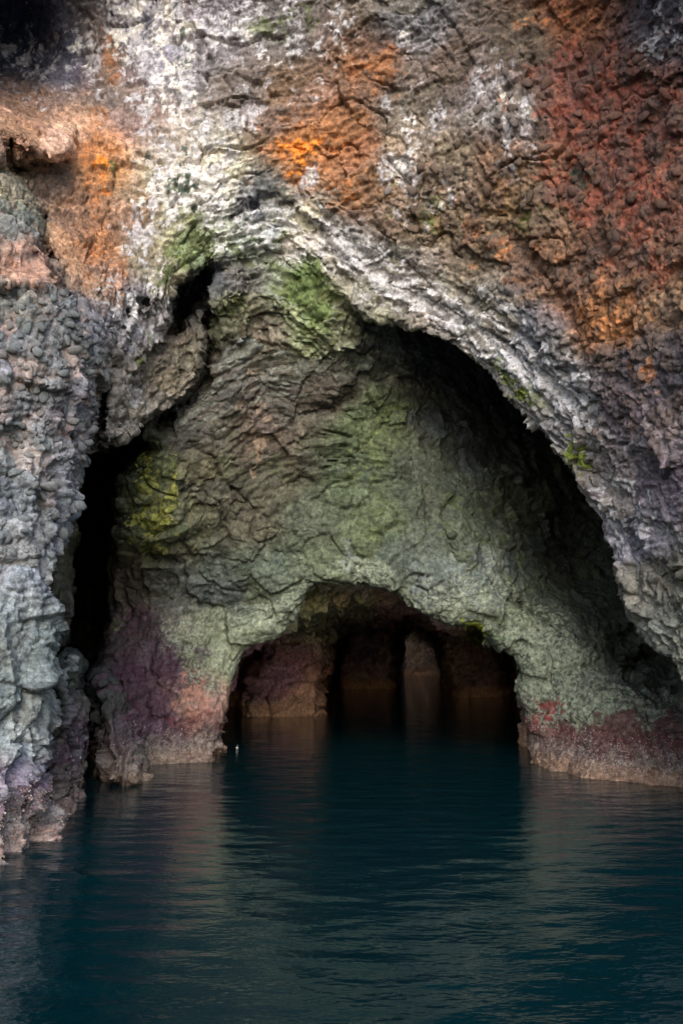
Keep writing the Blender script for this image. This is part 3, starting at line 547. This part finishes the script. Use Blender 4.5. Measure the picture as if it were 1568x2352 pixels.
# ------------------------------------------------------------------ materials
def new_mat(name):
    m = bpy.data.materials.new(name); m.use_nodes = True
    return m, m.node_tree.nodes, m.node_tree.links, m.node_tree.nodes['Principled BSDF']
def rock_material(name, src='attr', bump=1.0, scale=1.0):
    m, n, l, b = new_mat(name)
    tc = n.new('ShaderNodeTexCoord')
    geo = n.new('ShaderNodeNewGeometry')
    vec = geo.outputs['Position'] if src == 'attr' else tc.outputs['Object']
    if src == 'attr':
        at = n.new('ShaderNodeVertexColor'); at.layer_name = 'Col'; base = at.outputs['Color']
    else:
        oi = n.new('ShaderNodeObjectInfo'); base = oi.outputs['Color']
    nz = n.new('ShaderNodeTexNoise'); nz.inputs['Scale'].default_value = 9*scale; nz.inputs['Detail'].default_value = 5; nz.inputs['Roughness'].default_value = .68
    nf = n.new('ShaderNodeTexNoise'); nf.inputs['Scale'].default_value = 38*scale; nf.inputs['Detail'].default_value = 3; nf.inputs['Roughness'].default_value = .6
    vo = n.new('ShaderNodeTexVoronoi'); vo.feature = 'DISTANCE_TO_EDGE'; vo.inputs['Scale'].default_value = 7*scale
    wv = n.new('ShaderNodeVectorMath'); wv.operation = 'MULTIPLY_ADD'; wv.inputs[1].default_value = (.12/scale,)*3
    l.new(nz.outputs['Color'], wv.inputs[0]); l.new(vec, wv.inputs[2]); l.new(wv.outputs[0], vo.inputs['Vector'])
    for t in (nz, nf): l.new(vec, t.inputs['Vector'])
    fo = None
    if src == 'attr':                      # fine leaves of the layered rock
        sn = n.new('ShaderNodeAttribute'); sn.attribute_name = 'strat'
        fn_ = n.new('ShaderNodeAttribute'); fn_.attribute_name = 'fol'
        fo = n.new('ShaderNodeTexNoise'); fo.noise_dimensions = '4D'; fo.inputs['Scale'].default_value = 1.6; fo.inputs['Detail'].default_value = 2.5; fo.inputs['Roughness'].default_value = .62
        ws = n.new('ShaderNodeMath'); ws.operation = 'MULTIPLY'; ws.inputs[1].default_value = 7.0; l.new(sn.outputs['Fac'], ws.inputs[0])
        l.new(vec, fo.inputs['Vector']); l.new(ws.outputs[0], fo.inputs['W'])
        fm = n.new('ShaderNodeMath'); fm.operation = 'MULTIPLY'; l.new(fo.outputs['Fac'], fm.inputs[0]); l.new(fn_.outputs['Fac'], fm.inputs[1])
    # colour: light and dark grains, fine cracks
    mr = n.new('ShaderNodeMapRange'); mr.inputs[1].default_value = .3; mr.inputs[2].default_value = .7; mr.inputs[3].default_value = .42; mr.inputs[4].default_value = 1.6
    l.new(nz.outputs['Fac'], mr.inputs[0])
    mr2 = n.new('ShaderNodeMapRange'); mr2.inputs[1].default_value = .3; mr2.inputs[2].default_value = .7; mr2.inputs[3].default_value = .7; mr2.inputs[4].default_value = 1.3
    l.new(nf.outputs['Fac'], mr2.inputs[0])
    mu = n.new('ShaderNodeMath'); mu.operation = 'MULTIPLY'; l.new(mr.outputs[0], mu.inputs[0]); l.new(mr2.outputs[0], mu.inputs[1])
    mx = n.new('ShaderNodeMix'); mx.data_type = 'RGBA'; mx.blend_type = 'MULTIPLY'; mx.inputs[0].default_value = 1
    l.new(base, mx.inputs[6]); l.new(mu.outputs[0], mx.inputs[7])
    l.new(mx.outputs[2], b.inputs['Base Color'])
    # relief
    cr = n.new('ShaderNodeMapRange'); cr.inputs[1].default_value = 0; cr.inputs[2].default_value = .045; l.new(vo.outputs['Distance'], cr.inputs[0])
    h1 = n.new('ShaderNodeMath'); h1.operation = 'MULTIPLY_ADD'; h1.inputs[1].default_value = .32; l.new(cr.outputs[0], h1.inputs[0]); l.new(nz.outputs['Fac'], h1.inputs[2])
    h2 = n.new('ShaderNodeMath'); h2.operation = 'MULTIPLY_ADD'; h2.inputs[1].default_value = .30; l.new(nf.outputs['Fac'], h2.inputs[0]); l.new(h1.outputs[0], h2.inputs[2])
    hh = h2
    if fo:
        hh = n.new('ShaderNodeMath'); hh.operation = 'MULTIPLY_ADD'; hh.inputs[1].default_value = 1.5; l.new(fm.outputs[0], hh.inputs[0]); l.new(h2.outputs[0], hh.inputs[2])
    bp = n.new('ShaderNodeBump'); bp.inputs['Strength'].default_value = .8*bump; bp.inputs['Distance'].default_value = .042
    l.new(hh.outputs[0], bp.inputs['Height']); l.new(bp.outputs[0], b.inputs['Normal'])
    if src == 'attr':
        wa = n.new('ShaderNodeAttribute'); wa.attribute_name = 'wet'
        rr = n.new('ShaderNodeMapRange'); rr.inputs[3].default_value = .82; rr.inputs[4].default_value = .42; l.new(wa.outputs['Fac'], rr.inputs[0])
        l.new(rr.outputs[0], b.inputs['Roughness'])
    else:
        b.inputs['Roughness'].default_value = .8
    b.inputs['Specular IOR Level'].default_value = .4
    return m
ROCK = rock_material('cave_rock')
STONE = rock_material('knob_stone', 'obj', .8, .8)

# ------------------------------------------------------------------ split the rock into its named pieces
def tag(o, label=None, cat=None, group=None, kind=None):
    if label: o['label'] = label
    if cat: o['category'] = cat
    if group: o['group'] = group
    if kind: o['kind'] = kind
    return o
fu, fv, fy = u[Q].mean(1), v[Q].mean(1), Yv[Q].mean(1)
fl = np.round(np.median(lay[Q], axis=1)).astype(int)
fnz = N2[Q].mean(1)[:, 2]
gap = (fl == 2) & (fy > 85) & (fy < 88) & (fu > 958) & (fu < 985) & (fnz < -.25) & (P[Q].mean(1)[:, 2] > 4)      # a rift in the roof lets daylight into the far chamber
Q = Q[~gap]; fu, fv, fy, fl = fu[~gap], fv[~gap], fy[~gap], fl[~gap]
def inside(poly): return poly_sd(poly, fu, fv) < 0
cls = np.where(fl == 0, 0, np.where(fl == 1, 1, 2))
WALLP = [(-400, 655), (60, 648), (135, 648), (165, 700), (228, 730), (240, 780), (225, 850), (236, 880), (215, 950), (205, 1000), (190, 1060), (165, 1200), (160, 1450), (190, 1760), (190, 2300), (-400, 2300)]
cls[(cls == 0) & inside(WALLP)] = 3
cls[(cls == 0) & inside([(240, 870), (320, 735), (405, 640), (480, 612), (480, 830), (425, 925), (352, 970), (325, 996), (215, 1056), (205, 1020)])] = 4
cls[(cls == 1) & inside([(60, 1200), (178, 1100), (165, 1480), (186, 1700), (186, 2300), (60, 2300)]) & (fy < 18.6)] = 3
cls[(cls == 1) & inside([(158, 1500), (176, 1515), (200, 1545), (250, 1555), (278, 1620), (306, 1680), (326, 1740), (330, 1770), (326, 1830), (222, 1840), (222, 1690), (200, 1665), (160, 1640)]) & (fy < 21.5)] = 5
cls[(cls == 2) & inside([(480, 1400), (680, 1430), (772, 1455), (754, 1491), (746, 1540), (741, 1572), (741, 2100), (480, 2100)]) & (fy > 30)] = 6
cls[(cls == 2) & inside([(992, 1430), (1260, 1430), (1260, 2100), (1031, 2100), (1031, 1600), (1026, 1550), (1010, 1503)]) & (fy > 42)] = 7
cls[(cls == 2) & inside([(741, 1400), (939, 1405), (914, 1485), (909, 1590), (909, 2100), (741, 2100)]) & (fy > 50)] = 8
cls[(cls == 1) & (fu > 1120) & (fv > 1440+.16*(fu-1120)*0) & inside([(1192, 1530), (1330, 1500), (1400, 1480), (1480, 1460), (1600, 1560), (1900, 1700), (1900, 2300), (1190, 2300)])] = 9
PIECES = [('cliff', 'rust, white and red streaked cliff face above the cave mouth', 'structure', None),
          ('cave_wall', 'greenish layered back wall of the cave with the low inner arch', 'structure', None),
          ('cave_vault', 'dark rock vault of the passage behind the low inner arch', 'structure', None),
          ('rock_wall', 'grey knobbly rock wall standing nearest at the left edge', None, 'rock wall'),
          ('rock_slab', 'hanging grey slab with white edge left of the arch apex', None, 'rock slab'),
          ('rock_outcrop', 'dark ribbed rock outcrop in the water beside the black slot', None, 'rock outcrop'),
          ('rock_pillar', 'purplish rock pillar with pale foot, at the left inside the inner arch', None, 'rock pillar'),
          ('rock_pier', 'dark rock pier with orange foot, at the right inside the inner arch', None, 'rock pier'),
          ('rock_buttress', 'dark rock buttress with orange foot in the middle of the inner arch', None, 'rock buttress'),
          ('rock_footing', 'green and wine red rock foot with pale barnacle band at lower right', None, 'rock footing')]
ROOT = {}
for k, (name, label, kind, cat) in enumerate(PIECES):
    sel = Q[cls == k]
    if len(sel) == 0: print('EMPTY', name); continue
    us, inv = np.unique(sel, return_inverse=True)
    me = raw_mesh(name, P[us], inv.reshape(-1, 4))
    ca = me.color_attributes.new('Col', 'FLOAT_COLOR', 'POINT')
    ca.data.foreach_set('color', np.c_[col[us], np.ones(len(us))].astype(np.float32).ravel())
    wa = me.attributes.new('wet', 'FLOAT', 'POINT'); wa.data.foreach_set('value', wet[us].astype(np.float32))
    sa = me.attributes.new('strat', 'FLOAT', 'POINT'); sa.data.foreach_set('value', strat[us].astype(np.float32))
    fa = me.attributes.new('fol', 'FLOAT', 'POINT'); fa.data.foreach_set('value', np.clip(rimband+alc+.7*topcliff+.5*tun-smooth, 0, 1)[us].astype(np.float32))
    me.polygons.foreach_set('use_smooth', np.ones(len(sel), bool))
    me.normals_split_custom_set_from_vertices(N2[us].tolist())
    me.materials.append(ROCK)
    o = bpy.data.objects.new(name, me); COL.objects.link(o); tag(o, label, cat, None, kind)
    ROOT[name] = o

# ------------------------------------------------------------------ water
def water():
    xs = np.concatenate([np.linspace(-400, -16, 14), np.arange(-15.9, 16, .1), np.linspace(16.1, 400, 14)])
    ys = np.concatenate([np.linspace(-400, 3.9, 16), np.arange(4, 24, .07), np.arange(24, 40, .2), np.arange(40, 130, 1.0), np.linspace(131, 400, 8)])
    X, Y = np.meshgrid(xs, ys, indexing='ij'); p = np.stack([X.ravel(), Y.ravel(), 0*X.ravel()], 1)
    h = .026*fbm(np.c_[p[:, 0]*.5, p[:, 1]*1.1, p[:, 0]*0], 3) + .011*perlin(np.c_[p[:, 0]*1.4, p[:, 1]*3.0, p[:, 0]*0+3])
    h *= sstep(45, 12, p[:, 1])*.9+.1
    p[:, 2] = h
    nx, ny = len(xs), len(ys); i = (np.arange(nx-1)[:, None]*ny + np.arange(ny-1)[None]).ravel()
    q = np.stack([i, i+ny, i+ny+1, i+1], 1)
    me = raw_mesh('water', p, q); me.polygons.foreach_set('use_smooth', np.ones(len(q), bool))
    o = bpy.data.objects.new('water', me); COL.objects.link(o)
    m, n, l, b = new_mat('sea_water'); me.materials.append(m)
    b.inputs['Base Color'].default_value = (.0010, .015, .019, 1); b.inputs['Roughness'].default_value = .03; b.inputs['IOR'].default_value = 1.42
    tc = n.new('ShaderNodeNewGeometry')
    def noise(sx, sy, sc, det):
        mp_ = n.new('ShaderNodeMapping'); mp_.inputs['Scale'].default_value = (sx, sy, 1); l.new(tc.outputs['Position'], mp_.inputs[0])
        t = n.new('ShaderNodeTexNoise'); t.inputs['Scale'].default_value = sc; t.inputs['Detail'].default_value = det; l.new(mp_.outputs[0], t.inputs['Vector']); return t
    a = noise(1, 2.0, 2.3, 3); c = noise(1, 1.7, 8, 2)
    ma = n.new('ShaderNodeMath'); ma.operation = 'MULTIPLY_ADD'; ma.inputs[1].default_value = .28; l.new(c.outputs['Fac'], ma.inputs[0]); l.new(a.outputs['Fac'], ma.inputs[2])
    bp = n.new('ShaderNodeBump'); bp.inputs['Strength'].default_value = .55; bp.inputs['Distance'].default_value = .03
    l.new(ma.outputs[0], bp.inputs['Height']); l.new(bp.outputs[0], b.inputs['Normal'])
    tag(o, 'dark teal sea water rippling in front of and into the cave', None, None, 'structure')
water()

# ------------------------------------------------------------------ loose-looking stones set in the near wall and the red cliff
import bmesh
def stone_mesh(k):
    r = np.random.default_rng(100+k)
    pts = r.normal(size=(22, 3)); pts /= np.linalg.norm(pts, axis=1, keepdims=True)
    pts *= r.uniform(.9, 1.06, (22, 1))*np.array([1.15, .85, .8])
    bm = bmesh.new()
    for p_ in pts: bm.verts.new(p_)
    h_ = bmesh.ops.convex_hull(bm, input=bm.verts)
    for g_ in [e_ for e_ in h_['geom_interior'] if isinstance(e_, bmesh.types.BMVert)]: bm.verts.remove(g_)
    me = bpy.data.meshes.new('stone'); bm.to_mesh(me); bm.free(); me.polygons.foreach_set('use_smooth', [True]*len(me.polygons)); me.materials.append(STONE); return me
SM = [stone_mesh(k) for k in range(12)]
def stones(parent, mask, count, rmin, rmax, tintc, seed):
    r = np.random.default_rng(seed)
    facing = np.einsum('ij,ij->i', N2, (np.array([0, 0, CAM_Z])-P)/np.linalg.norm(P-np.array([0, 0, CAM_Z]), axis=1, keepdims=True))
    cand = np.nonzero(mask & (facing > .25) & (u > 0) & (u < 1568) & (v > 0) & (z > .6))[0]
    r.shuffle(cand); got = np.zeros((0, 3)); rad = []; n_ = 0
    for c in cand[:20000]:
        if n_ >= count: break
        ra = rmin + (rmax-rmin)*r.random()**2.2
        if len(got) and (np.linalg.norm(got-P[c], axis=1) < (np.array(rad)+ra)*.85).any(): continue
        got = np.vstack([got, P[c]]); rad.append(ra); n_ += 1
        o = bpy.data.objects.new('stone', SM[r.integers(len(SM))]); COL.objects.link(o); o.parent = parent
        nn = Vector(N2[c].tolist())
        o.rotation_mode = 'QUATERNION'
        from mathutils import Quaternion
        o.rotation_quaternion = Quaternion(nn, r.random()*6.28) @ nn.to_track_quat('Z', 'Y')
        o.scale = (ra*r.uniform(.9, 1.25), ra*r.uniform(.8, 1.1), ra*r.uniform(.6, .9))
        o.location = (P[c] + N2[c]*ra*.08).tolist()
        cc = col[c]*.45 + lin(tintc)*.55*r.uniform(.7, 1.25)
        o.color = (*[float(x) for x in cc], 1)
VC = np.zeros(len(P), np.int8); 
for k in range(len(PIECES)): VC[Q[cls == k].ravel()] = k
stones(ROOT['rock_wall'], (VC == 3) & (nearwall > .5) & (v < 1300), 290, .05, .14, (116, 122, 120), 1)
stones(ROOT['cliff'], (VC == 0) & ((redcliff > .5) | ((u < 95) & (v > 420) & (v < 590))) & (smooth < .1), 270, .05, .15, (96, 78, 68), 2)

# ------------------------------------------------------------------ moss cushions on the rock
def moss_material():
    m, n, l, b = new_mat('moss')
    at = n.new('ShaderNodeVertexColor'); at.layer_name = 'Col'
    geo = n.new('ShaderNodeNewGeometry')
    nz = n.new('ShaderNodeTexNoise'); nz.inputs['Scale'].default_value = 45; nz.inputs['Detail'].default_value = 4; l.new(geo.outputs['Position'], nz.inputs['Vector'])
    mr = n.new('ShaderNodeMapRange'); mr.inputs[1].default_value = .3; mr.inputs[2].default_value = .7; mr.inputs[3].default_value = .5; mr.inputs[4].default_value = 1.5; l.new(nz.outputs['Fac'], mr.inputs[0])
    mx = n.new('ShaderNodeMix'); mx.data_type = 'RGBA'; mx.blend_type = 'MULTIPLY'; mx.inputs[0].default_value = 1
    l.new(at.outputs['Color'], mx.inputs[6]); l.new(mr.outputs[0], mx.inputs[7]); l.new(mx.outputs[2], b.inputs['Base Color'])
    bp = n.new('ShaderNodeBump'); bp.inputs['Strength'].default_value = 1; bp.inputs['Distance'].default_value = .05
    l.new(nz.outputs['Fac'], bp.inputs['Height']); l.new(bp.outputs[0], b.inputs['Normal'])
    b.inputs['Roughness'].default_value = .95; b.inputs['Specular IOR Level'].default_value = .2
    return m
MOSS = moss_material()
def moss(label, layers_, blobs, c1, c2, thr=.52):
    M = np.zeros(RU.shape)
    for bb in blobs: M = np.maximum(M, blob(*bb))
    w_ = samp(M, u, v)*np.isin(lay, layers_) + .5*nb + .5*nb2 + .9*nb3 + .4*nlay
    w_[samp(M, u, v) < .12] = -1
    on = w_ > thr
    sel = Q[on[Q].sum(1) >= 3]
    if len(sel) < 10: print('no moss', label); return
    us, inv = np.unique(sel, return_inverse=True)
    lift = .016*sstep(thr, thr+.5, w_[us]) - .004
    me = raw_mesh('moss', P[us] + N2[us]*lift[:, None].astype(np.float32), inv.reshape(-1, 4))
    t_ = np.clip(.5+1.4*nb2[us]+.8*nb3[us], 0, 1)[:, None]
    ca = me.color_attributes.new('Col', 'FLOAT_COLOR', 'POINT'); cc = lin(c1)*(1-t_)+lin(c2)*t_
    ca.data.foreach_set('color', np.c_[cc, np.ones(len(us))].astype(np.float32).ravel())
    me.polygons.foreach_set('use_smooth', np.ones(len(sel), bool)); me.materials.append(MOSS)
    o = bpy.data.objects.new('moss', me); COL.objects.link(o); tag(o, label, None, None, 'stuff')
moss('bright yellow green moss on the right shoulder of the inner arch', (1, 2), [(1095, 1455, 50, 20, 38)], (92, 98, 28), (146, 150, 48))
moss('green moss cushion on the white right rim of the arch', (0,), [(1180, 885, 62, 22, 45), (1325, 1040, 22, 60, -20)], (70, 84, 34), (128, 140, 64))
moss('vivid green moss below the apex of the arch', (0, 1), [(698, 650, 40, 70, 20), (735, 725, 40, 30, 0)], (56, 78, 44), (134, 150, 96))
moss('yellow green moss streaks hanging on the left of the cave wall', (1,), [(330, 1090, 20, 60, 0), (352, 1190, 52, 52, 0), (400, 1120, 12, 70, 0)], (84, 94, 40), (184, 182, 98))
moss('olive moss along the left rim of the arch under the white streak', (0,), [(455, 560, 46, 40, -30), (380, 640, 20, 40, 30)], (62, 72, 44), (116, 122, 84))

# ------------------------------------------------------------------ barnacle crust in the tide zone
def barnacles():
    r = np.random.default_rng(5)
    facing = np.einsum('ij,ij->i', N2, np.array([0, 0, CAM_Z])-P) > 0
    dens_ = sstep(1.15, .6, z+.3*nb)*sstep(.02, .25, z)
    cand = np.nonzero(facing & (Yv < 27) & (z > .03) & (z < 1.4) & (r.random(len(z)) < dens_*.8) & (u > -60) & (u < 1630))[0]
    n_ = len(cand); k = 5
    nn = N2[cand]; t1 = np.cross(nn, np.array([.3, .5, .81])); t1 /= np.linalg.norm(t1, axis=1, keepdims=True)+1e-9; t2 = np.cross(nn, t1)
    rad = r.uniform(.008, .022, (n_, 1)); hgt = rad*r.uniform(.6, 1.3, (n_, 1))
    c0 = P[cand] + (t1*r.normal(size=(n_, 1)) + t2*r.normal(size=(n_, 1)))*.012 - nn*.004
    ang = np.linspace(0, 2*np.pi, k, endpoint=False)
    ring = [c0 + rad*(t1*np.cos(a)+t2*np.sin(a)) for a in ang]
    V_ = np.stack(ring + [c0 + nn*hgt], 1).reshape(-1, 3)
    base = np.arange(n_)[:, None]*(k+1)
    T_ = np.concatenate([np.stack([base[:, 0]+i, base[:, 0]+(i+1) % k, base[:, 0]+k], 1) for i in range(k)])
    me = raw_mesh('barnacles', V_, T_)
    tone = r.random(n_)
    cc = np.where((tone < .45)[:, None], lin((168, 158, 150)), np.where((tone < .75)[:, None], lin((166, 134, 124)), lin((96, 78, 82))))*r.uniform(.7, 1.15, (n_, 1))
    ca = me.color_attributes.new('Col', 'FLOAT_COLOR', 'POINT')
    ca.data.foreach_set('color', np.c_[np.repeat(cc, k+1, 0), np.ones(n_*(k+1))].astype(np.float32).ravel())
    me.materials.append(MOSS)
    o = bpy.data.objects.new('barnacles', me); COL.objects.link(o); tag(o, 'crust of small pale barnacles along the waterline of the rocks', None, None, 'stuff')
barnacles()

# ------------------------------------------------------------------ a small seabird on the dark water
def seabird():
    base = to_world(np.array(544.0), np.array(1718.0), np.array(water_Y(1718)))
    rings = [(-.17, .045, .010, .012), (-.12, .045, .04, .03), (-.05, .045, .075, .062), (.03, .045, .085, .075), (.09, .06, .072, .075), (.125, .10, .046, .055), (.145, .15, .032, .036), (.155, .19, .036, .036), (.165, .225, .034, .032), (.17, .25, .016, .014)]
    bm = bmesh.new(); k = 14; vs = []
    for (x, zc, ry, rz) in rings:
        vs.append([bm.verts.new((x + (0 if x < .1 else .02*math.sin(2*math.pi*i/k)), ry*math.cos(2*math.pi*i/k), zc+rz*math.sin(2*math.pi*i/k)*(1 if x < .1 else .5))) for i in range(k)])
    for a_r, b_r in zip(vs[:-1], vs[1:]):
        for i in range(k): bm.faces.new((a_r[i], a_r[(i+1) % k], b_r[(i+1) % k], b_r[i]))
    bm.faces.new(vs[0][::-1]); bm.faces.new(vs[-1])
    bmesh.ops.recalc_face_normals(bm, faces=bm.faces)
    me = bpy.data.meshes.new('seabird'); bm.to_mesh(me); bm.free(); me.polygons.foreach_set('use_smooth', [True]*len(me.polygons))
    m, n, l, b = new_mat('bird_plumage')
    at = n.new('ShaderNodeVertexColor'); at.layer_name = 'Col'; l.new(at.outputs['Color'], b.inputs['Base Color']); b.inputs['Roughness'].default_value = .8
    co = np.array([q_.co[:] for q_ in me.vertices])
    white = ((co[:, 0] > .02) & (co[:, 2] < .11) & (co[:, 2] > .0)) | ((co[:, 2] > .175) & (co[:, 2] < .235) & (np.abs(co[:, 1]) > .018))
    ca = me.color_attributes.new('Col', 'FLOAT_COLOR', 'POINT')
    ca.data.foreach_set('color', np.c_[np.where(white[:, None], .8, .015)*np.ones((len(co), 3)), np.ones(len(co))].astype(np.float32).ravel())
    me.materials.append(m)
    o = bpy.data.objects.new('seabird', bpy.data.meshes.new('seabird_body') if False else me); COL.objects.link(o)
    o.location = (float(base[0]), float(base[1]), -.015); o.rotation_euler = (0, 0, math.radians(-60)); o.scale = (.48,)*3
    bb = bmesh.new(); bmesh.ops.create_cone(bb, segments=8, radius1=.016, radius2=.004, depth=.06, cap_ends=True)
    bmesh.ops.rotate(bb, verts=bb.verts, matrix=Matrix.Rotation(math.pi/2, 3, 'Y')); bmesh.ops.translate(bb, verts=bb.verts, vec=(.215, 0, .205))
    mb = bpy.data.meshes.new('bill'); bb.to_mesh(mb); bb.free()
    m2, n2_, l2, b2 = new_mat('bird_bill'); b2.inputs['Base Color'].default_value = (.12, .06, .03, 1); mb.materials.append(m2)
    ob = bpy.data.objects.new('bill', mb); COL.objects.link(ob); ob.parent = o
    tag(o, 'tiny dark seabird with white breast swimming in the mouth of the inner arch', 'seabird')
seabird()
